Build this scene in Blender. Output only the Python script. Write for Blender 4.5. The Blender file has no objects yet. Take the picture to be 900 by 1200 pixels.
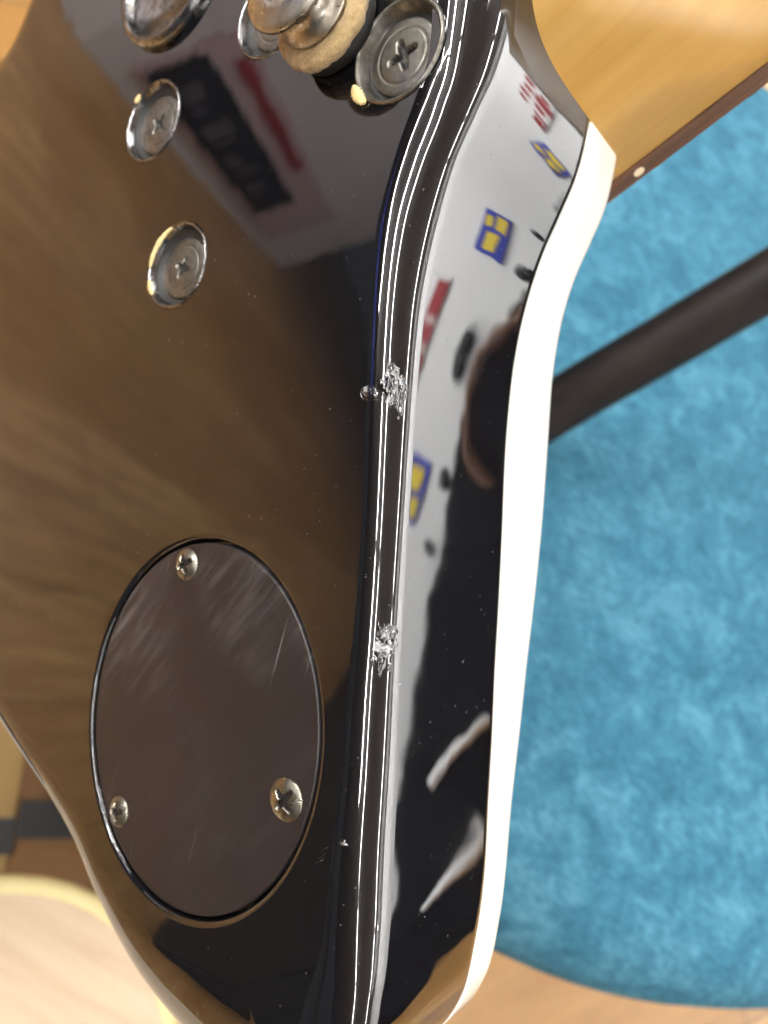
import bpy, bmesh, math, random
from mathutils import Matrix, Vector, noise
R = math.radians
sc = bpy.context.scene
COL = sc.collection
random.seed(4)

# ------------------------------------------------------------------ camera
CAM_ROT = Matrix(((0.9070257705, -0.1675532028, -0.3863032176),
                  (0.0, 0.9174211552, -0.3979176095),
                  (0.4210751141, 0.3609215263, 0.8321246302)))
CAM_POS = Vector((0, 0, 0.75))
cam_d = bpy.data.cameras.new('camera')
cam = bpy.data.objects.new('camera', cam_d)
COL.objects.link(cam)
cam.matrix_world = Matrix.Translation(CAM_POS) @ CAM_ROT.to_4x4()
cam_d.sensor_fit = 'VERTICAL'
cam_d.lens = 24.0
cam_d.sensor_height = 24.0 * 1200 / 906
cam_d.sensor_width = 24.0 * 900 / 906
cam_d.clip_start = 0.005
cam_d.clip_end = 100
cam_d.dof.use_dof = True
cam_d.dof.focus_distance = 0.099
cam_d.dof.aperture_fstop = 18.0
sc.camera = cam

# ------------------------------------------------------------------ light
world = bpy.data.worlds.new('World')
sc.world = world
world.use_nodes = True
world.node_tree.nodes['Background'].inputs[0].default_value = (0.80, 0.86, 0.92, 1)
world.node_tree.nodes['Background'].inputs[1].default_value = 0.16
TUBE_POWER = 92.0
WALL_TUBE_POWER = 860.0
LEFT_TUBE_POWER = 270.0
sc.view_settings.view_transform = 'Standard'
sc.view_settings.look = 'None'
sc.view_settings.gamma = 1
sc.view_settings.exposure = -0.12
try:
    sc.cycles.use_denoising = True
    sc.cycles.max_bounces = 8
    sc.cycles.sample_clamp_indirect = 12
    sc.cycles.caustics_reflective = False
except Exception:
    pass

# ------------------------------------------------------------------ materials
def mat(name, base, rough=0.5, ior=1.5, metal=0.0, coat=0.0, coat_rough=0.03, spec=0.5, sheen=0.0):
    m = bpy.data.materials.new(name)
    m.use_nodes = True
    b = m.node_tree.nodes['Principled BSDF']
    b.inputs['Base Color'].default_value = (*base, 1)
    b.inputs['Roughness'].default_value = rough
    b.inputs['IOR'].default_value = ior
    b.inputs['Metallic'].default_value = metal
    b.inputs['Coat Weight'].default_value = coat
    b.inputs['Coat Roughness'].default_value = coat_rough
    b.inputs['Specular IOR Level'].default_value = spec
    b.inputs['Sheen Weight'].default_value = sheen
    return m

class NT:
    def __init__(self, m):
        self.t = m.node_tree
        self.b = self.t.nodes['Principled BSDF']
    def n(self, kind, **kw):
        nd = self.t.nodes.new(kind)
        for k, v in kw.items():
            if k.startswith('i_'):
                nd.inputs[k[2:].replace('_', ' ')].default_value = v
            else:
                setattr(nd, k, v)
        return nd
    def l(self, a, b):
        self.t.links.new(a, b)
    def coord(self, scale=(1, 1, 1), rot=(0, 0, 0), kind='Object'):
        tc = self.n('ShaderNodeTexCoord')
        mp = self.n('ShaderNodeMapping')
        mp.inputs['Rotation'].default_value = rot
        m2 = self.n('ShaderNodeMapping')
        m2.inputs['Scale'].default_value = scale
        self.l(tc.outputs[kind], mp.inputs['Vector'])
        self.l(mp.outputs['Vector'], m2.inputs['Vector'])
        return m2.outputs['Vector']
    def noise(self, vec, scale, detail=4, rough=0.55, dist=0.0):
        nd = self.n('ShaderNodeTexNoise')
        nd.inputs['Scale'].default_value = scale
        nd.inputs['Detail'].default_value = detail
        nd.inputs['Roughness'].default_value = rough
        nd.inputs['Distortion'].default_value = dist
        if vec is not None:
            self.l(vec, nd.inputs['Vector'])
        return nd.outputs['Fac']
    def ramp(self, fac, stops):
        r = self.n('ShaderNodeValToRGB')
        cr = r.color_ramp
        while len(cr.elements) < len(stops):
            cr.elements.new(0.5)
        for e, (p, c) in zip(cr.elements, stops):
            e.position = p
            e.color = (*c, 1) if len(c) == 3 else c
        self.l(fac, r.inputs['Fac'])
        return r.outputs['Color']
    def rng(self, fac, a, b, c, d):
        r = self.n('ShaderNodeMapRange')
        for k, v in zip(('From Min', 'From Max', 'To Min', 'To Max'), (a, b, c, d)):
            r.inputs[k].default_value = v
        self.l(fac, r.inputs['Value'])
        return r.outputs['Result']
    def math(self, op, a, b=None):
        r = self.n('ShaderNodeMath', operation=op)
        for i, x in enumerate((a, b)):
            if x is None: continue
            if isinstance(x, (int, float)): r.inputs[i].default_value = x
            else: self.l(x, r.inputs[i])
        return r.outputs[0]
    def mix(self, fac, a, b, blend='MIX'):
        r = self.n('ShaderNodeMix', data_type='RGBA', blend_type=blend)
        if isinstance(fac, (int, float)): r.inputs[0].default_value = fac
        else: self.l(fac, r.inputs[0])
        for i, x in ((6, a), (7, b)):
            if isinstance(x, tuple): r.inputs[i].default_value = (*x, 1)
            else: self.l(x, r.inputs[i])
        return r.outputs[2]
    def bump(self, h, strength, dist, target='Normal'):
        r = self.n('ShaderNodeBump')
        r.inputs['Strength'].default_value = strength
        r.inputs['Distance'].default_value = dist
        self.l(h, r.inputs['Height'])
        self.l(r.outputs[0], self.b.inputs[target])

M = {}
# black polyester lacquer, polished, faint dust and orange peel
m = M['lacquer'] = mat('black_lacquer', (0.004, 0.004, 0.005), 0.02, 1.8)
t = NT(m); v = t.coord()
t.bump(t.noise(v, 70, 2), 0.09, 0.0004)
dust = t.rng(t.noise(v, 1500, 1), 0.762, 0.785, 0, 1)
t.l(t.mix(dust, (0.004, 0.004, 0.005), (0.10, 0.10, 0.10)), t.b.inputs['Base Color'])
t.l(t.rng(t.noise(v, 30, 6, 0.65, 0.8), 0.35, 0.72, 0.012, 0.06), t.b.inputs['Roughness'])
# bare chipped lacquer: pearly broken facets
m = M['chip'] = mat('chipped_lacquer', (0.01, 0.01, 0.01), 0.08, 1.72)
t = NT(m); v = t.coord()
c1 = t.rng(t.noise(v, 1300, 4, 0.65), 0.50, 0.64, 0, 1)
t.l(t.mix(c1, (0.008, 0.008, 0.009), (0.72, 0.72, 0.73)), t.b.inputs['Base Color'])
t.l(t.rng(c1, 0, 1, 0.05, 0.35), t.b.inputs['Roughness'])
t.bump(t.noise(v, 1300, 3, 0.6), 0.35, 0.0005)
m = M['gouge'] = mat('gouged_lacquer', (0.01, 0.01, 0.01), 0.06, 1.8)
t = NT(m); v = t.coord()
c1 = t.rng(t.noise(v, 520, 3, 0.6), 0.54, 0.68, 0, 1)
t.l(t.mix(c1, (0.006, 0.006, 0.007), (0.30, 0.30, 0.30)), t.b.inputs['Base Color'])
t.l(t.rng(c1, 0, 1, 0.05, 0.4), t.b.inputs['Roughness'])
t.bump(t.noise(v, 900, 2, 0.5), 0.18, 0.0005)
# white lacquered front
m = M['white'] = mat('white_front_lacquer', (0.90, 0.87, 0.78), 0.12, 1.5, coat=0.5)
t = NT(m); v = t.coord()
t.l(t.ramp(t.noise(v, 25, 3), [(0.3, (0.91, 0.89, 0.82)), (0.7, (0.94, 0.925, 0.87))]), t.b.inputs['Base Color'])
# cover plate plastic: satin, scratched
m = M['plate'] = mat('cover_plate_plastic', (0.014, 0.011, 0.011), 0.25, 1.40)
t = NT(m)
va = t.coord((90, 700, 1), (0, 0, R(-52)))
vb = t.coord((60, 900, 1), (0, 0, R(-62)))
vc = t.coord((16, 1100, 1), (0, 0, R(-80)))
cl = t.coord()
rub = t.math('MULTIPLY', t.rng(t.noise(va, 1, 4, 0.6), 0.42, 0.72, 0, 1), t.rng(t.noise(cl, 42, 2), 0.42, 0.62, 0, 1))
rub2 = t.math('MULTIPLY', t.rng(t.noise(vb, 1, 4, 0.6), 0.5, 0.75, 0, 1), t.rng(t.noise(cl, 30, 2), 0.5, 0.66, 0, 1))
scr = t.math('MULTIPLY', t.rng(t.noise(vc, 1, 2, 0.5), 0.67, 0.70, 0, 1), t.rng(t.noise(cl, 60, 2), 0.45, 0.6, 0, 1))
sep = t.n('ShaderNodeSeparateXYZ'); t.l(cl, sep.inputs[0])
worn = t.rng(sep.outputs['Y'], -0.004, 0.016, 0.12, 1.0)      # rub marks stronger in the upper half
tot = t.math('ADD', t.math('MULTIPLY', worn, t.math('ADD', t.math('MULTIPLY', rub, 0.34), t.math('MULTIPLY', rub2, 0.2))), t.math('MULTIPLY', scr, 0.4))
tot = t.math('MINIMUM', tot, 1.0)
t.l(t.mix(tot, (0.013, 0.010, 0.010), (0.20, 0.185, 0.185)), t.b.inputs['Base Color'])
t.l(t.rng(tot, 0, 1, 0.38, 0.6), t.b.inputs['Roughness'])
t.bump(t.noise(va, 1, 3), 0.05, 0.0002)
# worn nickel hardware
def metal_mat(name, base, dirt, rough, bump=0.04):
    m = mat(name, base, rough, 1.5, 1.0)
    t = NT(m); v = t.coord()
    f = t.rng(t.noise(v, 420, 6, 0.65), 0.40, 0.68, 0, 1)
    t.l(t.mix(f, base, dirt), t.b.inputs['Base Color'])
    t.l(t.rng(f, 0, 1, rough, rough + 0.28), t.b.inputs['Roughness'])
    t.bump(t.noise(v, 900, 4), bump, 0.0002)
    return m
M['chrome'] = metal_mat('worn_chrome', (0.33, 0.33, 0.34), (0.09, 0.083, 0.07), 0.12)
M['nickel'] = metal_mat('aged_nickel', (0.50, 0.47, 0.41), (0.33, 0.29, 0.23), 0.24)
M['steel'] = metal_mat('dull_screw_steel', (0.27, 0.26, 0.235), (0.10, 0.092, 0.075), 0.32, 0.08)
M['brass'] = metal_mat('tarnished_screw_metal', (0.33, 0.31, 0.26), (0.08, 0.072, 0.055), 0.22, 0.12)
M['grime_shade'] = mat('grime_and_shade', (0.012, 0.011, 0.010), 0.6)  # painted dark: grime and shade of recesses, shaded gaps, mirrored button underside
# felt washer
m = M['felt'] = mat('cream_felt', (0.62, 0.47, 0.27), 0.95, sheen=0.4)
t = NT(m); v = t.coord()
t.l(t.ramp(t.noise(v, 700, 5, 0.7), [(0.25, (0.34, 0.21, 0.08)), (0.7, (0.74, 0.55, 0.28))]), t.b.inputs['Base Color'])
t.bump(t.noise(v, 1300, 4, 0.7), 0.9, 0.0006)
m = M['wood_chip'] = mat('bare_wood_chip', (0.80, 0.62, 0.30), 0.7)
# maple neck
m = M['maple'] = mat('amber_maple', (0.60, 0.34, 0.10), 0.38, 1.45, coat=0.12, coat_rough=0.12)
t = NT(m); v = t.coord((14, 260, 260), (0, 0, R(-33)))
g = t.noise(v, 1.0, 5, 0.6, 0.3)
fl = t.noise(t.coord((160, 30, 30), (0, 0, R(-33))), 1.0, 3)
ca = t.ramp(g, [(0.25, (0.43, 0.245, 0.056)), (0.75, (0.56, 0.345, 0.10))])
t.l(t.mix(t.rng(fl, 0.35, 0.7, 0.0, 0.45), ca, (0.44, 0.26, 0.065)), t.b.inputs['Base Color'])
t.l(t.rng(g, 0.2, 0.8, 0.30, 0.42), t.b.inputs['Roughness'])
# rosewood
m = M['rosewood'] = mat('rosewood', (0.12, 0.05, 0.022), 0.45)
t = NT(m); v = t.coord((30, 900, 900), (0, 0, R(-33)))
t.l(t.ramp(t.noise(v, 1.0, 5, 0.65), [(0.3, (0.030, 0.012, 0.007)), (0.7, (0.11, 0.048, 0.022))]), t.b.inputs['Base Color'])
M['dot'] = mat('cream_dot', (0.82, 0.74, 0.55), 0.3)
# blue upholstery
m = M['blue'] = mat('blue_velvet', (0.04, 0.22, 0.36), 0.95, spec=0.1)
t = NT(m); v = t.coord()
a = t.noise(v, 55, 7, 0.72, 0.6); b = t.noise(t.coord((1, 2.2, 1), (0, 0, 0.6)), 220, 5, 0.75)
f = t.math('ADD', t.math('MULTIPLY', a, 0.62), t.math('MULTIPLY', b, 0.38))
t.l(t.ramp(f, [(0.36, (0.020, 0.080, 0.125)), (0.5, (0.036, 0.135, 0.200)), (0.63, (0.088, 0.230, 0.310))]), t.b.inputs['Base Color'])
t.bump(b, 0.5, 0.002)
m = M['tube'] = mat('black_painted_tube', (0.016, 0.012, 0.011), 0.5, spec=0.15)
t = NT(m)
t.l(t.ramp(t.noise(t.coord(), 60, 4), [(0.3, (0.007, 0.005, 0.005)), (0.7, (0.016, 0.011, 0.009))]), t.b.inputs['Base Color'])
# laminate floor: boards with their own tone, grain and joints
m = M['floor'] = mat('laminate_floor', (0.5, 0.33, 0.17), 0.35)
t = NT(m)
tc = t.coord((1, 1, 1), (0, 0, R(-15)))
br = t.n('ShaderNodeTexBrick'); t.l(tc, br.inputs['Vector'])
br.offset = 0.4
for k, val in (('Scale', 1.0), ('Mortar Size', 0.0025), ('Mortar Smooth', 0.2), ('Bias', 0.0), ('Brick Width', 1.2), ('Row Height', 0.19)):
    br.inputs[k].default_value = val
br.inputs['Color1'].default_value = (0.50, 0.30, 0.115, 1)
br.inputs['Color2'].default_value = (0.32, 0.165, 0.045, 1)
br.inputs['Mortar'].default_value = (0.16, 0.09, 0.04, 1)
gr = t.noise(t.coord((2.2, 22, 1), (0, 0, R(-15))), 1.6, 7, 0.65, 0.4)
t.l(t.mix(t.rng(gr, 0.32, 0.68, 0.0, 0.9), br.outputs['Color'], (0.20, 0.092, 0.022)), t.b.inputs['Base Color'])
# beech bench
m = M['beech'] = mat('pale_beech', (0.78, 0.62, 0.43), 0.35)
t = NT(m)
t.l(t.ramp(t.noise(t.coord((10, 90, 90), (0, 0, 0.5)), 1.0, 5, 0.6, 0.3), [(0.3, (0.42, 0.31, 0.21)), (0.7, (0.53, 0.42, 0.30))]), t.b.inputs['Base Color'])
M['cream_edge'] = mat('cream_yellow_edge', (0.60, 0.51, 0.26), 0.4)
m = M['walnut'] = mat('brown_cabinet_wood', (0.26, 0.13, 0.045), 0.45)
t = NT(m)
t.l(t.ramp(t.noise(t.coord((12, 12, 90)), 1.0, 5, 0.6, 0.3), [(0.3, (0.09, 0.04, 0.012)), (0.7, (0.20, 0.10, 0.032))]), t.b.inputs['Base Color'])
M['oak'] = mat('oak_drawer', (0.24, 0.15, 0.05), 0.45)
M['black_band'] = mat('black_band', (0.012, 0.013, 0.015), 0.5)
M['ceiling'] = mat('ceiling_paint', (0.30, 0.30, 0.30), 0.8)
m = M['wall'] = mat('white_wall_paint', (0.84, 0.85, 0.86), 0.8)
M['housing'] = mat('lamp_housing', (0.80, 0.80, 0.80), 0.5)
M['light_grey'] = mat('light_grey_board', (0.66, 0.64, 0.67), 0.6)
M['mauve'] = mat('mauve_grey_board', (0.56, 0.43, 0.46), 0.6)
M['red'] = mat('red_print', (0.30, 0.028, 0.035), 0.6)
M['blue_print'] = mat('blue_print', (0.03, 0.05, 0.40), 0.6)
M['yellow_print'] = mat('yellow_print', (0.80, 0.62, 0.06), 0.6)
M['tolex'] = mat('black_vinyl', (0.012, 0.013, 0.013), 0.6)
M['cloth'] = mat('dull_black', (0.004, 0.004, 0.005), 0.9, spec=0.1)
M['strap'] = mat('dull_brown', (0.10, 0.045, 0.022), 0.6)
M['grey_mark'] = mat('grey_lettering', (0.07, 0.065, 0.085), 0.6)
M['white_paint'] = mat('white_painted_metal', (0.85, 0.86, 0.88), 0.5)
for nm, pw in (('glow', TUBE_POWER), ('wall_glow', WALL_TUBE_POWER), ('left_glow', LEFT_TUBE_POWER)):
    m = M[nm] = bpy.data.materials.new('fluorescent_tube'); m.use_nodes = True
    nt = m.node_tree; nt.nodes.clear()
    em = nt.nodes.new('ShaderNodeEmission'); ou = nt.nodes.new('ShaderNodeOutputMaterial')
    em.inputs[0].default_value = (1.0, 0.985, 0.96, 1); em.inputs[1].default_value = pw
    nt.links.new(em.outputs[0], ou.inputs[0])

# ------------------------------------------------------------------ helpers
def link(name, me, material=None, parent=None, kind=None, label=None, cat=None, group=None):
    o = bpy.data.objects.new(name, me)
    COL.objects.link(o)
    if material is not None and me is not None:
        me.materials.append(M[material])
    if parent is not None:
        o.parent = parent
    for k, val in (('kind', kind), ('label', label), ('category', cat), ('group', group)):
        if val: o[k] = val
    return o

def mesh(name, verts, faces, smooth=True, scale=1.0):
    me = bpy.data.meshes.new(name)
    me.from_pydata([tuple(c * scale for c in p) for p in verts], [], faces)
    if smooth:
        me.polygons.foreach_set('use_smooth', [True] * len(me.polygons))
    me.update()
    return me

def fix_normals(me):
    bm = bmesh.new(); bm.from_mesh(me)
    bmesh.ops.recalc_face_normals(bm, faces=bm.faces)
    bm.to_mesh(me); bm.free()
    return me

def lathe(name, prof, seg=64, scale=0.001, smooth=True, center=(0, 0, 0)):
    """profile of (radius, height) turned about Z"""
    vs, fs = [], []
    rows = []
    for r, h in prof:
        if r <= 1e-6:
            rows.append([len(vs)]); vs.append((center[0], center[1], center[2] + h))
        else:
            rows.append(list(range(len(vs), len(vs) + seg)))
            for k in range(seg):
                a = 2 * math.pi * k / seg
                vs.append((center[0] + r * math.cos(a), center[1] + r * math.sin(a), center[2] + h))
    for a, b in zip(rows[:-1], rows[1:]):
        for k in range(seg):
            k2 = (k + 1) % seg
            if len(a) == 1 and len(b) == 1: continue
            if len(a) == 1: fs.append((a[0], b[k], b[k2]))
            elif len(b) == 1: fs.append((a[k], a[k2], b[0]))
            else: fs.append((a[k], a[k2], b[k2], b[k]))
    return fix_normals(mesh(name, vs, fs, smooth, scale))

def box_mesh(name, x0, x1, y0, y1, z0, z1, bevel=0.0, scale=1.0):
    bm = bmesh.new()
    vs = [bm.verts.new((x * scale, y * scale, z * scale)) for x in (x0, x1) for y in (y0, y1) for z in (z0, z1)]
    for f in ((0, 1, 3, 2), (4, 6, 7, 5), (0, 4, 5, 1), (2, 3, 7, 6), (0, 2, 6, 4), (1, 5, 7, 3)):
        bm.faces.new([vs[i] for i in f])
    bmesh.ops.recalc_face_normals(bm, faces=bm.faces)
    if bevel:
        bmesh.ops.bevel(bm, geom=list(bm.edges), offset=bevel * scale, segments=3, affect='EDGES', profile=0.5)
    me = bpy.data.meshes.new(name); bm.to_mesh(me); bm.free()
    return me

def tube_mesh(name, pts, r, seg=24, cap=True):
    pts = [Vector(p) for p in pts]
    vs, fs = [], []
    prev = None
    for i, p in enumerate(pts):
        tg = (pts[min(i + 1, len(pts) - 1)] - pts[max(i - 1, 0)]).normalized()
        if prev is None:
            a = tg.orthogonal().normalized()
        else:
            a = (prev - tg * prev.dot(tg)).normalized()
        prev = a
        b = tg.cross(a)
        rr = r[i] if isinstance(r, (list, tuple)) else r
        for k in range(seg):
            q = 2 * math.pi * k / seg
            vs.append(p + rr * (math.cos(q) * a + math.sin(q) * b))
    for i in range(len(pts) - 1):
        for k in range(seg):
            k2 = (k + 1) % seg
            fs.append((i * seg + k, i * seg + k2, (i + 1) * seg + k2, (i + 1) * seg + k))
    if cap:
        fs.append(tuple(range(seg))[::-1]); fs.append(tuple(range((len(pts) - 1) * seg, len(pts) * seg)))
    return fix_normals(mesh(name, vs, fs))

def catmull(ctrl, n, closed=True):
    """ctrl: tuples of any length"""
    out = []
    N = len(ctrl)
    cnt = N if closed else N - 1
    for i in range(cnt):
        p = [ctrl[(i + k - 1) % N] if closed else ctrl[min(max(i + k - 1, 0), N - 1)] for k in range(4)]
        # centripetal-ish spacing
        for s in range(n):
            tt = s / n
            row = []
            for c in range(len(p[1])):
                a0, a1, a2, a3 = (q[c] for q in p)
                row.append(0.5 * (2 * a1 + (a2 - a0) * tt + (2 * a0 - 5 * a1 + 4 * a2 - a3) * tt * tt + (3 * a1 - a0 - 3 * a2 + a3) * tt ** 3))
            out.append(tuple(row))
    if not closed: out.append(tuple(ctrl[-1]))
    return out

def sstep(a, b, x):
    q = min(max((x - a) / (b - a), 0), 1)
    return q * q * (3 - 2 * q)

# ------------------------------------------------------------------ setting
link('floor', mesh('floor', [(-12, -9, 0), (9, -9, 0), (9, 9, 0), (-12, 9, 0)], [(0, 1, 2, 3)], False), 'floor', kind='structure')
link('ceiling', box_mesh('ceiling', -12, 9, -9, 9, 2.80, 2.9), 'ceiling', kind='structure')
link('wall', box_mesh('wall', 3.0, 3.12, -9, 9, 0, 2.8), 'wall', kind='structure')

# ------------------------------------------------------------------ the guitar
# local axes: x across the back towards the neck-side edge, y along that edge, z out of the back; millimetres
GU = Vector((0.80075824, -0.08213704, 0.59332937))
GV = Vector((0.12600219, 0.99148767, -0.03279701))
GN = Vector((-0.58558491, 0.10102328, 0.80429137))
GO = Vector((-0.002148, 0.0, -0.097308))
gm = Matrix(((GU.x, GV.x, GN.x, GO.x), (GU.y, GV.y, GN.y, GO.y), (GU.z, GV.z, GN.z, GO.z), (0, 0, 0, 1)))
guitar = link('electric_guitar', None, label='glossy black electric guitar with white front and amber neck seen from behind',
              cat='guitar')
guitar.matrix_world = Matrix.Translation(CAM_POS) @ CAM_ROT.to_4x4() @ gm
MM = 0.001

# outline: u, v, inset of the rolled back edge, drop of the rolled back edge
CT = [(8.6, 90, 9.5, 8.5), (8.4, 76, 9.0, 8.2), (8.3, 66, 8.2, 7.8), (7.4, 58, 7.0, 6.9), (5.5, 52, 6.6, 6.2), (3.4, 46, 6.4, 6.0), (2.1, 40, 6.3, 6.1),
      (1.5, 34, 5.8, 5.7), (1.4, 28, 5.2, 5.2), (1.7, 22, 4.9, 4.9), (2.5, 12, 4.6, 4.6), (3.5, 1, 4.35, 4.35), (4.4, -10, 4.4, 4.4),
      (5.2, -20.8, 4.75, 4.75), (6.1, -31, 5.1, 5.1), (6.9, -42, 5.6, 5.4), (7.8, -52, 6.2, 5.4), (8.0, -59, 7.5, 5.4),
      (7.2, -67.5, 9.5, 5.6), (3.8, -74.5, 13, 6.5), (-2.8, -79.6, 16, 8), (-13, -81.6, 17.5, 9), (-25, -80, 16, 9), (-37, -75.6, 12.5, 8.5), (-48.5, -68.2, 10.5, 8),
      (-58, -60.6, 9.5, 7.5), (-79, -50.5, 9, 7), (-105, -38, 7, 7), (-135, -29, 8, 7), (-165, -40, 9, 7), (-188, -78, 9, 7), (-205, -115, 9, 7),
      (-225, -142, 9, 7), (-262, -148, 9, 7), (-296, -128, 9, 7), (-322, -88, 9, 7), (-330, -35, 9, 7), (-318, 25, 9, 7), (-285, 85, 9, 7),
      (-240, 125, 9, 7), (-195, 130, 9, 7), (-160, 112, 9, 7), (-136, 94, 9, 7), (-120, 95, 9, 7), (-112, 104.5, 9, 7),
      (-100, 126, 9, 7), (-84, 160, 9, 7), (-62, 180, 9, 7), (-40, 172, 9, 7), (-25, 148, 9, 7), (-8, 130, 9, 8), (6, 110, 9.5, 8.5)]
OUT = catmull(CT, 8)
# drop duplicates / compute outward normals (clockwise outline)
def outline_normals(P):
    N = len(P); res = []
    for i in range(N):
        a = Vector(P[i - 1][:2]); b = Vector(P[(i + 1) % N][:2])
        tg = (b - a).normalized()
        res.append(Vector((-tg.y, tg.x)))
    return res
ON = outline_normals(OUT)
area = sum(OUT[i - 1][0] * OUT[i][1] - OUT[i][0] * OUT[i - 1][1] for i in range(len(OUT)))
if area > 0:   # counter-clockwise: outward is right of travel
    ON = [-q for q in ON]
NS = len(OUT)
def front_w(p):
    u, v = p[0], p[1]
    return -48.6 + 10.0 * (1 - sstep(-70, 25, v)) * sstep(-60, -10, u)
def seam_w(p):
    u, v = p[0], p[1]
    return -30.2 - 3.2 * sstep(10, 50, v) + 1.6 * (1 - sstep(-66, -45, v))

CUPS = ((-57.0, 63.2), (-45.0, 36.6), (-4.6, 61.0), (-30.5, 74.3))
PC = (-26.9, -33.2); PX = 24.1 / 26.6     # centre of the round cover plate
def build_body():
    bm = bmesh.new()
    ARC = 14
    rows = []
    for k in range(ARC + 1):
        th = 0.5 * math.pi * k / ARC
        row = []
        for i, (u, v, ri, rw) in enumerate(OUT):
            off = -ri * (1 - math.sin(th))
            row.append(bm.verts.new(((u + ON[i].x * off) * MM, (v + ON[i].y * off) * MM, -rw * (1 - math.cos(th)) * MM)))
        rows.append(row)
    for wfun, off in ((lambda p: seam_w(p) * 0.5 - 3, 0.0), (lambda p: seam_w(p) + 1.4, 0.0), (lambda p: seam_w(p) + 0.5, 0.0), (lambda p: seam_w(p) + 0.15, -0.08), (seam_w, -0.25), (lambda p: seam_w(p) - 0.6, -0.6)):
        rows.append([bm.verts.new(((p[0] + ON[i].x * off) * MM, (p[1] + ON[i].y * off) * MM, wfun(p) * MM)) for i, p in enumerate(OUT)])
    for a, b in zip(rows[:-1], rows[1:]):
        for i in range(NS):
            j = (i + 1) % NS
            f = bm.faces.new((a[i], a[j], b[j], b[i])); f.smooth = True
    # rim of the recess for the round cover
    SEG = 128
    rings = []
    for rr, ww in ((27.7, 0.0), (27.35, -0.05), (27.05, -0.22), (26.85, -0.6), (26.75, -1.4), (26.7, -3.6)):
        rings.append([bm.verts.new(((PC[0] + PX * rr * math.cos(2 * math.pi * k / SEG)) * MM, (PC[1] + rr * math.sin(2 * math.pi * k / SEG)) * MM, ww * MM)) for k in range(SEG)])
    for a, b in zip(rings[:-1], rings[1:]):
        for k in range(SEG):
            k2 = (k + 1) % SEG
            f = bm.faces.new((a[k], a[k2], b[k2], b[k])); f.smooth = True
    f = bm.faces.new(rings[-1])
    edges = [bm.edges.get((rows[0][i], rows[0][(i + 1) % NS])) for i in range(NS)]
    edges += [bm.edges.get((rings[0][k], rings[0][(k + 1) % SEG])) for k in range(SEG)]
    for cu, cv in CUPS:
        hr = []
        for rr, ww in ((7.3, 0.0), (7.2, -0.12), (7.2, -3.4)):
            hr.append([bm.verts.new(((cu + rr * math.cos(2 * math.pi * k / 72)) * MM, (cv + rr * math.sin(2 * math.pi * k / 72)) * MM, ww * MM)) for k in range(72)])
        for a, b in zip(hr[:-1], hr[1:]):
            for k in range(72):
                k2 = (k + 1) % 72
                bm.faces.new((a[k], a[k2], b[k2], b[k])).smooth = True
        bm.faces.new(hr[-1])
        edges += [bm.edges.get((hr[0][k], hr[0][(k + 1) % 72])) for k in range(72)]
    g = bmesh.ops.triangle_fill(bm, edges=edges, use_beauty=True, use_dissolve=False, normal=(0, 0, 1))
    for f in g['geom']:
        if isinstance(f, bmesh.types.BMFace): f.smooth = False
    bmesh.ops.recalc_face_normals(bm, faces=bm.faces)
    me = bpy.data.meshes.new('body'); bm.to_mesh(me); bm.free()
    return me
link('body', build_body(), 'lacquer', guitar)

def build_front():
    bm = bmesh.new()
    rows = []
    A = 8
    prof = [(-0.7, lambda p: seam_w(p) - 0.15), (-0.15, lambda p: seam_w(p) - 0.2), (0.06, lambda p: seam_w(p) - 0.45), (0.06, lambda p: seam_w(p) - 1.4)]
    RR = 4.0
    for k in range(A + 1):
        th = 0.5 * math.pi * k / A
        prof.append((0.06 - RR * (1 - math.cos(th)), (lambda p, th=th: front_w(p) + RR * (1 - math.sin(th)))))
    for off, wf in prof:
        rows.append([bm.verts.new(((p[0] + ON[i].x * off) * MM, (p[1] + ON[i].y * off) * MM, wf(p) * MM)) for i, p in enumerate(OUT)])
    for a, b in zip(rows[:-1], rows[1:]):
        for i in range(NS):
            j = (i + 1) % NS
            f = bm.faces.new((a[i], a[j], b[j], b[i])); f.smooth = True
    bmesh.ops.triangle_fill(bm, edges=[bm.edges.get((rows[-1][i], rows[-1][(i + 1) % NS])) for i in range(NS)], use_beauty=True, normal=(0, 0, -1))
    bmesh.ops.recalc_face_normals(bm, faces=bm.faces)
    me = bpy.data.meshes.new('front'); bm.to_mesh(me); bm.free()
    return me
link('white_front', build_front(), 'white', guitar)

# --- neck
ND = Vector((math.cos(R(33)), math.sin(R(33)), 0)); NP = Vector((-ND.y, ND.x, 0))
N0 = Vector((8.2, 66.0, 0))
def neck_mesh():
    vs, fs = [], []
    K = 56
    ts = [-70, -30, -8, -3, 0, 2, 4, 6, 8, 10, 12, 14, 16, 18, 20, 23, 26, 30, 35, 42, 55, 80, 140, 300, 440]
    for tt in ts:
        w = 57 - 0.028 * max(tt, 0)
        s = sstep(7, 32, tt)
        top = -8.6 + (-31.0 + 8.6) * s
        base = -50.4
        H = top - base
        kk = 7.5 + (2.5 - 7.5) * sstep(6, 30, tt)
        for j in range(K + 1):
            a = math.pi * j / K
            c, sn = math.cos(a), math.sin(a)
            pp = w / 2 * (1 - math.copysign(abs(c) ** (2 / kk), c))
            ww = base + H * abs(sn) ** (2 / kk)
            if j in (0, K): ww = base
            q = N0 + ND * tt + NP * pp
            vs.append((q.x, q.y, ww))
    n = K + 1
    for i in range(len(ts) - 1):
        for j in range(K):
            fs.append((i * n + j, i * n + j + 1, (i + 1) * n + j + 1, (i + 1) * n + j))
        fs.append((i * n + K, i * n, (i + 1) * n, (i + 1) * n + K))
    fs.append(tuple(range(n))); fs.append(tuple(range((len(ts) - 1) * n, len(ts) * n)))
    return fix_normals(mesh('neck', vs, fs, True, MM))
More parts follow.
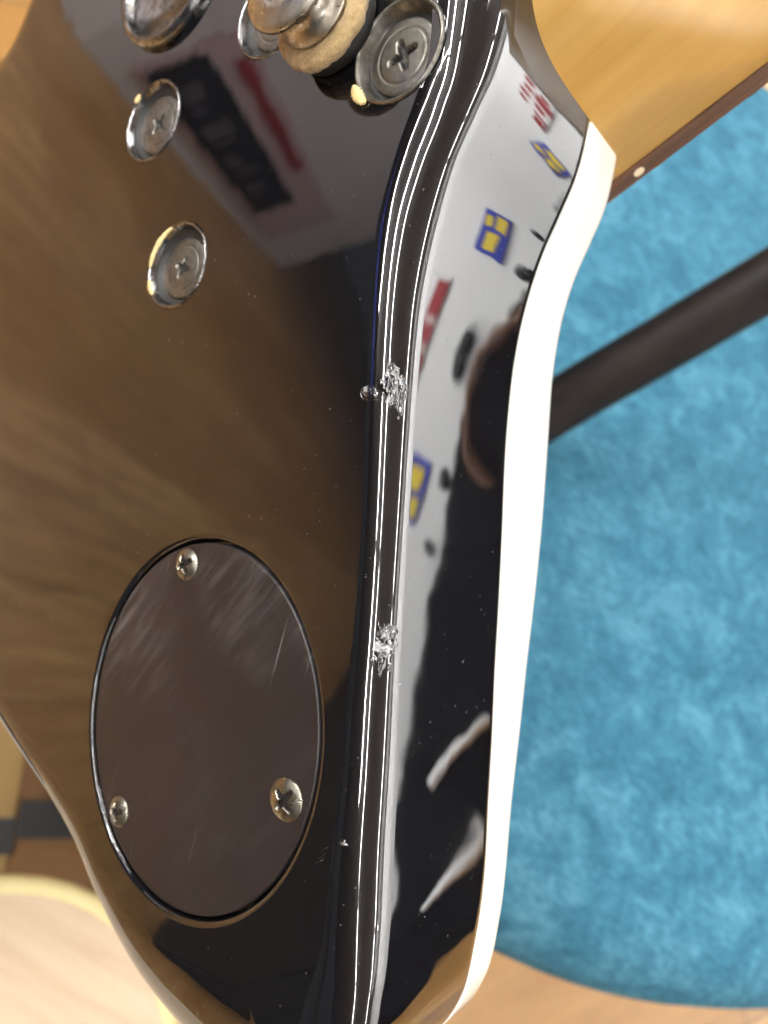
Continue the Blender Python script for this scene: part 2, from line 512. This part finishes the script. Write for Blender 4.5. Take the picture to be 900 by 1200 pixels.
neck = link('neck', neck_mesh(), 'maple', guitar)
def slab(name, t0, t1, p0f, p1f, w0, w1, bev=0.25):
    bm = bmesh.new()
    vs = []
    for tt in (t0, t1):
        for pf in (p0f, p1f):
            for ww in (w0, w1):
                q = N0 + ND * tt + NP * pf(tt)
                vs.append(bm.verts.new((q.x * MM, q.y * MM, ww * MM)))
    for f in ((0, 1, 3, 2), (4, 6, 7, 5), (0, 4, 5, 1), (2, 3, 7, 6), (0, 2, 6, 4), (1, 5, 7, 3)):
        bm.faces.new([vs[i] for i in f])
    bmesh.ops.recalc_face_normals(bm, faces=bm.faces)
    bmesh.ops.bevel(bm, geom=list(bm.edges), offset=bev * MM, segments=2, affect='EDGES')
    me = bpy.data.meshes.new(name); bm.to_mesh(me); bm.free()
    return me
fb = link('fingerboard', slab('fingerboard', -95, 440, lambda q: -0.12, lambda q: 57.1 - 0.028 * max(q, 0), -50.4, -55.4), 'rosewood', neck)
fret_me = None
for k in range(5):      # fret ends glint along the far edge of the board
    tt = 4 + 17.0 * k
    link('fret', slab('fret', tt, tt + 2.2, lambda q: 0.15, lambda q: 56, -55.3, -55.9, 0.2), 'chrome', neck)
def dot(tt, w, r):
    q = N0 + ND * tt - NP * 0.14
    bm = bmesh.new()
    c = []
    for k in range(20):
        a = 2 * math.pi * k / 20
        z = q + ND * (r * math.cos(a)) + Vector((0, 0, w + r * math.sin(a)))
        c.append((bm.verts.new(z * MM), bm.verts.new((z - NP * 0.10) * MM)))
    bm.faces.new([x[1] for x in c])
    for k in range(20):
        a, b = c[k], c[(k + 1) % 20]
        bm.faces.new((a[0], b[0], b[1], a[1]))
    bmesh.ops.recalc_face_normals(bm, faces=bm.faces)
    me = bpy.data.meshes.new('side_dot'); bm.to_mesh(me); bm.free()
    return me
link('side_dot', dot(1.6, -53.0, 0.95), 'dot', neck)

# --- screws with a cross recess
def screw_mesh(name, r, dome, rim_drop, arm_w, arm_l, depth, rot=0.0, rings=26, seg=72):
    vs, fs = [], []
    def mask(x, y):
        xr = x * math.cos(rot) + y * math.sin(rot); yr = -x * math.sin(rot) + y * math.cos(rot)
        mk = 0.0
        for a, b in ((xr, yr), (yr, xr)):
            wd = arm_w * (1.0 - 0.45 * abs(a) / arm_l)
            m1 = (1 - sstep(wd * 0.75, wd * 1.25, abs(b))) * (1 - sstep(arm_l * 0.72, arm_l * 1.05, abs(a)))
            mk = max(mk, m1)
        return mk
    def h(x, y):
        q = min(math.hypot(x, y) / r, 1.0)
        z = dome * (1 - q * q)
        if r > 4 and 0.70 < q < 0.76: z -= 0.14
        mk = mask(x, y)
        return z - depth * mk * (1 - 0.35 * math.hypot(x, y) / arm_l if math.hypot(x, y) < arm_l else 0.65)
    vs.append((0, 0, h(0, 0)))
    for i in range(1, rings + 1):
        rr = r * i / rings
        for k in range(seg):
            a = 2 * math.pi * k / seg
            x, y = rr * math.cos(a), rr * math.sin(a)
            vs.append((x, y, h(x, y) - (0.12 if i == rings else 0)))
    for k in range(seg):   # skirt
        a = 2 * math.pi * k / seg
        vs.append((r * 1.0 * math.cos(a), r * 1.0 * math.sin(a), -rim_drop))
    for k in range(seg):
        k2 = (k + 1) % seg
        fs.append((0, 1 + k, 1 + k2))
        for i in range(rings):
            a = 1 + i * seg; b = 1 + (i + 1) * seg
            fs.append((a + k, b + k, b + k2, a + k2))
    me = fix_normals(mesh(name, vs, fs, True, MM))
    me['recess'] = 1
    for p in me.polygons:
        c = p.center / MM
        if mask(c.x, c.y) > 0.45: p.material_index = 1  # cross recess coloured dark, its shade and grime together
    return me
def at_guitar(o, u, v, w=0.0, rz=0.0):
    o.location = (u * MM, v * MM, w * MM); o.rotation_euler = (0, 0, rz)

# --- round cover plate
cp = link('cover_plate', lathe('cover_plate', [(0, 0.0), (10, 0.0), (20, 0.0), (25.95, 0.0), (26.2, -0.05), (26.38, -0.25), (26.42, -0.8), (26.42, -2.4), (0, -2.4)], 160), 'plate', guitar)
for p in cp.data.polygons:
    if p.center.z > -0.00001 or p.center.z < -0.0023: p.use_smooth = False
for q in cp.data.vertices: q.co.x *= PX
at_guitar(cp, PC[0], PC[1], -0.35)
for (u, v, r, rot, tilt) in ((-33.1, -10.7, 2.45, 0.5, 0.02), (-41.2, -50.4, 2.35, 0.2, -0.02), (-7.4, -38.4, 2.85, 0.9, 0.03)):
    s = link('screw', screw_mesh('screw', r, 0.75, 0.5, 0.5, r * 0.66, 1.25, rot), 'brass', cp)
    s.data.materials.append(M['grime_shade'])
    s.location = ((u - PC[0]) * MM, (v - PC[1]) * MM, 0.10 * MM); s.rotation_euler = (tilt, tilt * 1.4, 0)

# --- neck bolts in their cups
FER = [(-7.15, -3.0), (-7.15, 0.10), (-7.02, 0.24), (-6.8, 0.22), (-6.6, -0.1), (-6.3, -0.9), (-6.0, -1.6), (-5.7, -1.9), (-4.3, -2.0), (0, -2.0)]
fer_me = lathe('cup_washer', [(-r, h) for r, h in FER], 96)
fer_me.materials.append(M['chrome'])
gap_me = lathe('gap_shade', [(5.05, -1.82), (5.3, -1.6), (5.9, -1.5), (6.28, -0.82)], 72); gap_me.materials.append(M['grime_shade'])  # dark ring, shade between head and cup put into the colour
deep_me = lathe('cup_washer', [(7.15, -3.0), (7.15, 0.2), (7.0, 0.42), (6.75, 0.4), (6.5, 0.05), (6.15, -0.9), (5.8, -1.6), (5.5, -1.9), (0, -2.0)], 96)
deep_me.materials.append(M['steel'])
bolt_me = screw_mesh('bolt_head', 5.1, 0.30, 0.7, 0.52, 1.8, 0.9, 0.0)
bolt_me.materials.append(M['steel']); bolt_me.materials.append(M['grime_shade'])
bolt_flat = screw_mesh('bolt_head', 5.2, 0.30, 0.7, 0.62, 2.3, 1.25, 0.0)
bolt_flat.materials.append(M['steel']); bolt_flat.materials.append(M['grime_shade'])
for (u, v, rz, kind, z0) in ((*CUPS[0], 0.9, 0, 0.05), (*CUPS[1], 1.2, 0, 0.05), (*CUPS[2], 0.35, 1, 0.05), (*CUPS[3], 0.4, 0, 0.05)):
    c = link('cup_washer', deep_me if kind else fer_me, None, guitar); at_guitar(c, u, v, z0 - 0.05)
    b = link('bolt_head', bolt_flat if kind else bolt_me, None, c); b.location = (0.1 * MM, -0.05 * MM, (-1.1 if kind else -1.35) * MM)
    b.rotation_euler = (0.03, 0.02, rz)
    link('gap_shade', gap_me, None, c)
# bare-wood chips round the cups
def chip_arc(u, v, r0, r1, a0, a1, w, name='lacquer_chip'):
    vs, fs = [], []
    n = 22
    rnd = random.Random(int(u * 10))
    for k in range(n + 1):
        a = R(a0 + (a1 - a0) * k / n)
        e = math.sin(math.pi * k / n) ** 0.5
        j = 0.75 + 0.5 * rnd.random()
        mid = (r0 + r1) / 2; hw = (r1 - r0) / 2 * e * j + 0.02
        for rr, ww in ((mid - hw, w - 0.25), (mid - hw, w), (mid + hw, w + 0.04), (mid + hw, w - 0.3)):
            vs.append((u + rr * math.cos(a), v + rr * math.sin(a), ww + 0.06 * rnd.random()))
    for k in range(n):
        for q in range(3):
            fs.append((k * 4 + q, k * 4 + q + 1, k * 4 + 5 + q, k * 4 + 4 + q))
    me = fix_normals(mesh(name, vs, fs, True, MM))
    return link(name, me, 'wood_chip', guitar)
chip_arc(-45.0, 36.6, 6.25, 7.15, 108, 178, 0.30)
chip_arc(-45.0, 36.6, 6.3, 7.2, 196, 222, 0.28)
chip_arc(-4.6, 61.0, 6.7, 8.3, 205, 236, 0.42)
chip_arc(-57.0, 63.2, 6.6, 7.6, 128, 142, 0.28)

# --- strap button with felt washer
SBU, SBV = -16.0, 67.4
sb = link('strap_button', lathe('strap_button', [(4.6, 2.6), (6.2, 3.0), (6.3, 3.5), (5.0, 4.3), (4.3, 5.4), (4.2, 6.2), (4.9, 7.1), (6.6, 7.9), (7.25, 8.3), (7.4, 8.7), (7.2, 9.1), (6.5, 9.35), (4.5, 9.75), (3.3, 9.95), (3.05, 9.7), (2.9, 9.7), (0, 9.7)], 96), 'nickel', guitar)
at_guitar(sb, SBU, SBV, 2.4 * 0.95); sb.scale = (0.95, 0.95, 0.95)
link('dark_mirror_disc', lathe('dark_mirror_disc', [(2.0, -2.38), (6.9, -2.38), (7.3, -2.0), (7.3, -0.3), (6.9, 0.05), (2.0, 0.05)], 96), 'grime_shade', sb)  # added black disc in place of the dark reflection under the button
fw = link('felt_washer', lathe('felt_washer', [(3.0, 0.05), (7.6, 0.05), (8.15, 0.5), (8.3, 1.3), (8.1, 2.2), (7.4, 2.7), (5.2, 2.75), (3.0, 2.75)], 120), 'felt', sb)
bm = bmesh.new(); bm.from_mesh(fw.data)
for q in bm.verts:
    k = noise.noise(q.co * 900) * 0.00035 + noise.noise(q.co * 300) * 0.00035
    q.co += q.normal * k
bm.to_mesh(fw.data); bm.free()
sc2 = link('button_screw', screw_mesh('button_screw', 2.75, 0.55, 0.4, 0.4, 1.6, 0.6, 0.3), 'nickel', sb)
sc2.data.materials.append(M['grime_shade']); sc2.location = (0, 0, 9.95 * MM)
# --- large chrome cap at the far side of the heel
cc = link('chrome_cap', lathe('chrome_cap', [(12.2, 0.02), (12.2, 0.8), (11.9, 1.4), (11.2, 1.65), (10.4, 1.4), (9.9, 0.9), (9.6, 0.55), (5.0, 0.7), (0, 0.75)], 120), 'chrome', guitar)
at_guitar(cc, -57.5, 88.5, 0)

# --- dents and scuffs on the rolled edge
def edge_at(v):
    best = min(range(NS // 2), key=lambda i: abs(OUT[i][1] - v) + (0 if OUT[i][0] > -2 and i < 18 * 8 else 1e3))
    i = best; j = i + 1 if OUT[i][1] > v else i - 1
    p, q = OUT[i], OUT[j]
    f = (v - p[1]) / (q[1] - p[1] + 1e-9)
    return [p[k] + (q[k] - p[k]) * f for k in range(4)]
def roll_point(v, th, lift):
    e = edge_at(v)
    if th < 0:
        return Vector((e[0] - e[2] + e[2] * th, v, lift))
    u = e[0] - e[2] * (1 - math.sin(th)) + lift * math.sin(th)
    w = -e[3] * (1 - math.cos(th)) + lift * math.cos(th)
    return Vector((u, v, w))
def dent(v0, th0, hv, hth, amp, seed, ragged, name='dent', mt='chip', n=44):
    vs, fs = [], []
    for i in range(n + 1):
        for j in range(n + 1):
            a = -1 + 2 * i / n; b = -1 + 2 * j / n
            # disc mapping
            x = a * math.sqrt(1 - b * b / 2); y = b * math.sqrt(1 - a * a / 2)
            ang = math.atan2(y, x)
            rag = 1 + ragged * noise.noise(Vector((math.cos(ang) * 1.7 + seed, math.sin(ang) * 1.7, seed))) + 0.5 * ragged * noise.noise(Vector((math.cos(ang) * 5 + seed, math.sin(ang) * 5, seed)))
            x *= rag; y *= rag
            q = min(math.hypot(a * math.sqrt(1 - b * b / 2), b * math.sqrt(1 - a * a / 2)), 1)
            nn = 1.3 * noise.noise(Vector((x * 1.8, y * 1.8, seed))) + 0.5 * noise.noise(Vector((x * 4.5, y * 4.5, seed + 4))) + 0.10 * noise.noise(Vector((x * 13, y * 13, seed + 9)))
            lift = -0.03 + (1 - q ** 4) * (0.05 + amp * (0.5 + nn)) 
            vs.append(roll_point(v0 + y * hv, th0 + x * hth, lift))
    for i in range(n):
        for j in range(n):
            k = i * (n + 1) + j
            fs.append((k, k + 1, k + n + 2, k + n + 1))
    return link(name, fix_normals(mesh(name, vs, fs, True, MM)), mt, guitar)
# upper ding: a few broad glassy gouges with torn edges
dent(16.6, R(38), 2.6, R(17), 0.26, 1.3, 0.5, 'dent', 'gouge')
dent(15.6, R(53), 2.4, R(15), 0.24, 3.7, 0.6, 'dent', 'gouge')
dent(18.4, R(42), 0.8, R(11), 0.16, 6.2, 0.5, 'lacquer_flake', 'gouge')
dent(14.2, R(48), 0.7, R(13), 0.16, 7.9, 0.5, 'lacquer_flake', 'chip')
dent(15.2, R(6), 0.9, R(14), 0.05, 9.4, 0.3, 'lacquer_flake', 'gouge')
dent(16.5, R(66), 0.55, R(4), 0.10, 2.2, 0.6, 'lacquer_flake', 'gouge')
dent(15.4, R(65), 0.45, R(4), 0.10, 4.2, 0.6, 'lacquer_flake', 'gouge')
# lower ding: crumpled lacquer flakes
dent(-16.4, R(52), 2.6, R(20), 0.22, 5.1, 0.7, 'dent', 'gouge')
rf = random.Random(11)
for k in range(8):
    dent(-16.6 + 2.6 * (rf.random() - 0.5) * 1.9, R(54 + 17 * (rf.random() - 0.5) * 2), 0.25 + 0.5 * rf.random(), R(2.5 + 6 * rf.random()), 0.16, 20 + 3.3 * k, 0.9, 'lacquer_flake', 'chip', 22)
def scuff_arc(v0, th0, hv, hth, r, a0, a1, name='scuff'):
    n = 36
    pts = []; rr = []
    for k in range(n + 1):
        a = R(a0 + (a1 - a0) * k / n)
        pts.append(roll_point(v0 + hv * math.sin(a) * (1 + 0.15 * math.sin(2.3 * a)), th0 + hth * math.cos(a), 0.0) * MM)
        rr.append(r * MM * (0.15 + math.sin(math.pi * k / n) ** 0.7))
    return link(name, tube_mesh(name, pts, rr, 8), 'gouge', guitar)
scuff_arc(15.2, R(6), 1.1, R(18), 0.10, 60, 330)
scuff_arc(15.25, R(6), 0.55, R(9), 0.05, 120, 300)
dent(-40.6, R(15), 0.5, R(6), 0.08, 31.0, 0.5, 'dent', 'gouge', 22)
def scratch(pts, r, name='scratch'):
    pts = catmull(pts, 6, False)
    n = len(pts)
    return link(name, tube_mesh(name, [Vector(p) * MM for p in pts], [r * MM * (0.1 + math.sin(math.pi * k / (n - 1))) for k in range(n)], 6), 'gouge', guitar)
scratch([(-0.9, -43.8, 0.0), (-0.2, -43.2, 0.0), (0.4, -42.4, 0.0)], 0.04)
scratch([(-1.2, -44.3, 0.0), (-0.5, -43.9, 0.0), (0.3, -43.3, 0.0)], 0.03)
scratch([(-0.4, -42.6, 0.0), (0.2, -42.0, 0.0), (0.7, -41.8, 0.0)], 0.03)

# ------------------------------------------------------------------ blue chair
chair = link('upholstered_chair', None, label='round blue velvet seat with black tubular armrest behind the guitar', cat='chair')
chair.location = (0.315, 0.266, 0.0)
prof = [(0, 0.500), (0.15, 0.501), (0.25, 0.500), (0.30, 0.496), (0.318, 0.488), (0.328, 0.474), (0.330, 0.455), (0.326, 0.43), (0.31, 0.415), (0, 0.412)]
link('seat', lathe('seat', prof, 128, 1.0), 'blue', chair)
def at_px(x, y, t):
    return CAM_POS + CAM_ROT @ (Vector(((x - 450) / 906, -(y - 600) / 906, -1)) * t)
arm_pts = [at_px(470, 620, 0.352), at_px(520, 573, 0.340), at_px(580, 526, 0.334), at_px(650, 478, 0.330), at_px(775, 404, 0.315), at_px(900, 330, 0.300), at_px(1010, 266, 0.292), at_px(1110, 220, 0.292)]
e = arm_pts[-1]
arm_pts += [e + Vector((0.16, 0.02, 0.05)), e + Vector((0.26, 0.02, 0.02)), Vector((e.x + 0.32, e.y + 0.02, 0.45)), Vector((e.x + 0.33, e.y + 0.02, 0.02))]
arm_pts = [Vector(p) for p in catmull([tuple(p) for p in arm_pts], 10, False)]
link('armrest', tube_mesh('armrest', [p - chair.location for p in arm_pts], 0.0118, 32), 'tube', chair)
for k in range(4):
    a = R(45 + 90 * k)
    link('leg', tube_mesh('leg', [(0.23 * math.cos(a), 0.23 * math.sin(a), 0.413), (0.26 * math.cos(a), 0.26 * math.sin(a), 0.0)], 0.012, 16), 'tube', chair)

# ------------------------------------------------------------------ pale bench the guitar stands on
bench = link('beech_bench', None, label='pale beech bench with cream yellow rounded rim at lower left', cat='bench')
bench.location = (-0.025, -0.20, 0)
BZ = 0.372
def rounded(hx, hy, rad, n=10):
    pts = []
    for cx, cy, a0 in ((hx - rad, hy - rad, 0), (-hx + rad, hy - rad, 90), (-hx + rad, -hy + rad, 180), (hx - rad, -hy + rad, 270)):
        for k in range(n + 1):
            a = R(a0 + 90 * k / n)
            pts.append((cx + rad * math.cos(a), cy + rad * math.sin(a)))
    return pts
def slab_prof(name, prof, hx, hy, rad, cap=True):
    vs, fs = [], []
    n = None
    for off, z in prof:
        pts = rounded(hx + off, hy + off, max(rad + off, 0.005))
        n = len(pts); vs += [(x, y, z) for x, y in pts]
    for i in range(len(prof) - 1):
        for k in range(n):
            k2 = (k + 1) % n
            fs.append((i * n + k, i * n + k2, (i + 1) * n + k2, (i + 1) * n + k))
    if cap:
        fs.append(tuple(range(n))); fs.append(tuple(range((len(prof) - 1) * n, len(prof) * n)))
    me = fix_normals(mesh(name, vs, fs, True))
    for p in me.polygons:
        if len(p.vertices) > 4: p.use_smooth = False
    return me
link('bench_top', slab_prof('bench_top', [(-0.007, BZ), (-0.007, BZ - 0.03)], 0.110, 0.19, 0.075), 'beech', bench)
rim = [(-0.0072, BZ - 0.031), (-0.0072, BZ + 0.0003)] + [(-0.0045 + 0.0045 * math.sin(R(a)), BZ - 0.004 + 0.0045 * math.cos(R(a))) for a in range(0, 181, 20)] + [(-0.0072, BZ - 0.031)]
link('rim', slab_prof('rim', rim, 0.110, 0.19, 0.075, False), 'cream_edge', bench)
for sx in (-1, 1):
    for sy in (-1, 1):
        link('leg', tube_mesh('leg', [(0.07 * sx, 0.13 * sy, BZ - 0.03), (0.085 * sx, 0.15 * sy, 0.0)], [0.018, 0.013], 20), 'beech', bench)
# brown cabinet with a black band, beyond the bench
cab = link('wooden_cabinet', None, label='low brown wooden cabinet with a black band beyond the cream bench rim', cat='cabinet')
link('carcass', box_mesh('carcass', -0.30, 0.074, -0.03, 0.17, 0.0, 0.20, 0.002), 'walnut', cab)
link('drawer', box_mesh('drawer', -0.301, 0.009, -0.031, 0.171, 0.03, 0.2025, 0.001), 'oak', cab)
link('black_band', box_mesh('black_band', -0.302, 0.0105, -0.004, 0.016, 0.02, 0.2045), 'black_band', cab)
link('black_band', box_mesh('black_band', 0.0115, 0.0765, 0.005, 0.026, 0.02, 0.2035), 'black_band', cab)

# ------------------------------------------------------------------ what the lacquer mirrors: lamps, counter, posters, shapes added for the reflections
housing_me = None
def tube_lamp(x, y, z, rz, L=1.22, label='', group='ceiling tube lamps', glow='glow', shade=False):
    o = link('tube_lamp', None, label=label, cat='lamp', group=group)
    o.location = (x, y, z); o.rotation_euler = (0, 0, rz)
    link('housing', box_mesh('housing', -0.05, 0.05, -L / 2, L / 2, 0.03, 0.085, 0.008), 'housing', o)
    link('tube', tube_mesh('tube', [(0, -L / 2 + 0.03, 0), (0, L / 2 - 0.03, 0)], 0.014, 16), glow, o)
    if shade:      # opaque reflector on the room side, added to keep light off the seat
        link('light_shield', box_mesh('light_shield', -0.075, -0.06, -L / 2, L / 2, -0.21, 0.085, 0.003), 'housing', o)
    for s in (-1, 1):
        link('end_cap', box_mesh('end_cap', -0.016, 0.016, s * (L / 2 - 0.015) - 0.014, s * (L / 2 - 0.015) + 0.014, -0.018, 0.03), 'housing', o)
    return o
NTH = ('first', 'second', 'third', 'fourth', 'fifth', 'sixth', 'seventh')
for row, x0, k0, k1 in (('added floor-lighting left', -1.75, 1, 4), ('second leftmost', -2.6, 3, 5), ('left', -0.95, -2, 5), ('middle', 0.35, 3, 5), ('right', 1.30, -2, 5)):  # the floor-lighting row is added to brighten the mirrored floor
    for k in range(k0, k1):
        tube_lamp(x0 + 0.10 * (2 - k), -2.55 + 1.24 * k, 2.70, R(4.6), label='%s fluorescent tube lamp of the %s ceiling row' % (NTH[k - k0], row), glow='left_glow' if row == 'added floor-lighting left' else 'glow')
for k in range(5):  # added row, brightens the wall mirrored in the guitar side
    tube_lamp(1.95, -2.5 + 1.24 * k, 2.66, 0, label='%s added tube lamp of the unseen row brightening the white wall' % NTH[k], glow='wall_glow', shade=True)

for k in range(2):  # two lamps added to brighten the mirrored counter front
    tube_lamp(-2.5 - 1.3 * k, 0.75, 2.70, R(90), label='%s added tube lamp brightening the grey display counter' % ('nearer', 'farther')[k], glow='left_glow')
bn = link('hanging_banner', box_mesh('hanging_banner', -0.01, 0.01, -0.55, 0.55, 0, 0.6), 'blue_print', label='blue hanging banner mirrored as a thin line beside the back edge', cat='banner')
bn.location = (-5.0, 1.08, 1.5)
for s2 in (-1, 1):
    link('cord', tube_mesh('cord', [(0, 0.5 * s2, 0.6), (0, 0.5 * s2, 1.3)], 0.004, 8), 'housing', bn)
ctr = link('display_counter', None, label='long grey display counter with black lettered panel mirrored in the guitar back', cat='counter')
ctr.location = (-1.93, 1.61, 0); ctr.rotation_euler = (0, 0, R(-5))
def cbox(name, d0, d1, z0, z1, y0, y1, mt, parent=None):
    return link(name, box_mesh(name, -d1, -d0, y0, y1, z0, z1), mt, parent or ctr)
cbox('carcass', 0.0, 2.75, 0.0, 1.25, 0.0, 0.5, 'light_grey')
cbox('front_board', 0.20, 2.10, 0.075, 0.46, -0.012, -0.002, 'mauve')
cbox('red_stripe', 0.34, 1.30, 0.375, 0.425, -0.018, -0.0125, 'red')
pn = cbox('black_panel', 0.24, 1.66, 0.11, 0.315, -0.024, -0.0125, 'cloth')
rnd = random.Random(2)
x = 0.36
for k in range(8):
    w = 0.07 + 0.05 * rnd.random()
    z0 = 0.145 + 0.02 * rnd.random(); z1 = 0.24 + 0.03 * rnd.random()
    cbox('letter', x, x + w * (0.3 if k % 2 else 1.0), z0, z1 - (0.05 if k % 3 == 1 else 0.0), -0.028, -0.0245, 'grey_mark', pn)
    x += w + 0.05
for (x0, x1, y0, y1, h, lab) in ((-3.4, -0.90, -2.6, -0.50, 0.34, 'wide unseen black box added to be mirrored as the dark guitar tip'),):  # unseen box, added so that the guitar tip mirrors black
    o = link('dark_tip_box', None, label=lab, cat='cabinet'); o.location = ((x0 + x1) / 2, (y0 + y1) / 2, 0)
    hx, hy = (x1 - x0) / 2, (y1 - y0) / 2
    link('carcass', box_mesh('carcass', -hx, hx, -hy, hy, 0, h, 0.01), 'tolex', o)
    link('box_panel', box_mesh('box_panel', hx, hx + 0.008, -hy + 0.05, hy - 0.05, 0.05, h - 0.05), 'black_band', o)

def poster(name, y0, y1, z0, z1, mt, label, marks):
    o = link(name, box_mesh(name, -0.012, 0, -(y1 - y0) / 2, (y1 - y0) / 2, 0, z1 - z0), mt, label=label, cat='poster')
    o.location = (2.998, (y0 + y1) / 2, z0)
    for (a0, a1, b0, b1, m2) in marks:
        link('printed_mark', box_mesh('printed_mark', -0.017, -0.0125, a0 - (y0 + y1) / 2, a1 - (y0 + y1) / 2, b0 - z0, b1 - z0), m2, o)
poster('wall_poster', 0.36, 0.66, 1.12, 1.29, 'blue_print', 'blue poster with yellow blocks mirrored in the guitar side',
       [(0.38, 0.48, 1.14, 1.20, 'yellow_print'), (0.40, 0.47, 1.225, 1.275, 'yellow_print'), (0.51, 0.62, 1.16, 1.25, 'yellow_print')])
poster('wall_banner', 0.86, 1.75, 1.35, 1.66, 'white_paint', 'white banner with red strokes mirrored near the neck joint',
       [(0.87, 0.98, 1.355, 1.44, 'red')] + [(1.0 + 0.10 * k, 1.05 + 0.10 * k + 0.02 * (k % 3), 1.35 + 0.03 * (k % 2), 1.46 + 0.02 * (k % 3), 'red') for k in range(7)] + [(1.0 + 0.10 * k, 1.06 + 0.10 * k, 1.52, 1.60 + 0.02 * (k % 2), 'red') for k in range(7)])
rk = link('mirrored_dark', None, label='long dark shape added by the white wall, mirrored as the dark side', cat='rack')  # unseen dark mass, outline shaped to darken the mirrored side
TOP = [(-2.6, 0.60), (-1.3, 0.655), (-0.9, 0.70), (-0.6, 0.745), (-0.4, 0.79), (-0.2, 0.82), (0.0, 0.845), (0.2, 0.86), (0.4, 0.89), (0.55, 0.92), (0.72, 0.93), (0.9, 0.97), (1.05, 1.0), (1.3, 0.99), (1.8, 0.98)]
def dark_shape_mesh():
    vs, fs = [], []
    n = 220
    for k in range(n + 1):
        y = -2.6 + 4.4 * k / n
        i = max(j for j in range(len(TOP) - 1) if TOP[j][0] <= y + 1e-9)
        f = (y - TOP[i][0]) / (TOP[i + 1][0] - TOP[i][0])
        z = TOP[i][1] + (TOP[i + 1][1] - TOP[i][1]) * f + 0.030 * noise.noise(Vector((y * 5, 0.3, 0))) + 0.018 * noise.noise(Vector((y * 17, 2.3, 0)))
        fold = 0.02 * math.sin(y * 23 + 2 * noise.noise(Vector((y * 3, 5, 1))))
        for x, zz in ((2.50 + fold, 0.0), (2.50 + fold * 0.7, z * 0.6), (2.51 + fold * 0.3, z - 0.05), (2.525, z - 0.012), (2.55, z), (2.90, z), (2.93, z - 0.03), (2.93, 0.0)):
            vs.append((x, y, zz))
    for k in range(n):
        for j in range(7):
            fs.append((k * 8 + j, k * 8 + j + 1, k * 8 + 9 + j, k * 8 + 8 + j))
    fs.append(tuple(range(8))); fs.append(tuple(range(n * 8, n * 8 + 8)))
    return fix_normals(mesh('dull_black', vs, fs))
link('dull_black', dark_shape_mesh(), 'cloth', rk)
st = link('brown_arc', tube_mesh('brown_arc', catmull([(2.49, 1.22, 0.90), (2.485, 1.02, 0.96), (2.485, 0.82, 0.93), (2.485, 0.66, 0.86), (2.49, 0.58, 0.74)], 8, False), 0.022, 16), 'strap', label='brown tube added to be mirrored as an arc in the guitar side', cat='strap')  # added only for the brown arc in the reflection
def bar(p, q, r, lab):  # bars added for the pale streaks across the mirrored dark
    link('pale_streak_bar', tube_mesh('pale_streak_bar', [p, q], r, 20), 'white_paint', label=lab, cat='pole')
bar((2.46, -0.45, 0.60), (2.46, -0.13, 0.48), 0.023, 'upper slanting white bar added as a pale streak mirrored in the guitar side')
bar((2.46, -0.775, 0.50), (2.46, -0.44, 0.375), 0.023, 'lower slanting white bar added as a pale streak mirrored in the guitar side')
for y, z, r, lab in ((1.02, 1.10, 0.035, 'upper black knob added as a dark spot mirrored in the guitar side'), (0.62, 1.00, 0.03, 'lower black knob added as a dark spot mirrored in the guitar side'), (0.30, 0.98, 0.022, 'smallest black knob added as a dark spot mirrored in the guitar side')):  # knobs added for small dark spots in the mirrored wall
    o = link('dark_spot_knob', lathe('dark_spot_knob', [(0, 0), (r * 1.3, 0), (r * 1.3, 0.012), (r * 0.5, 0.02), (r * 0.45, 0.10), (r, 0.11), (r * 1.05, 0.14), (r * 0.7, 0.16), (0, 0.165)], 24, 1.0), 'tolex', label=lab, cat='hook')
    o.location = (2.999, y, z); o.rotation_euler = (0, R(-90), 0)
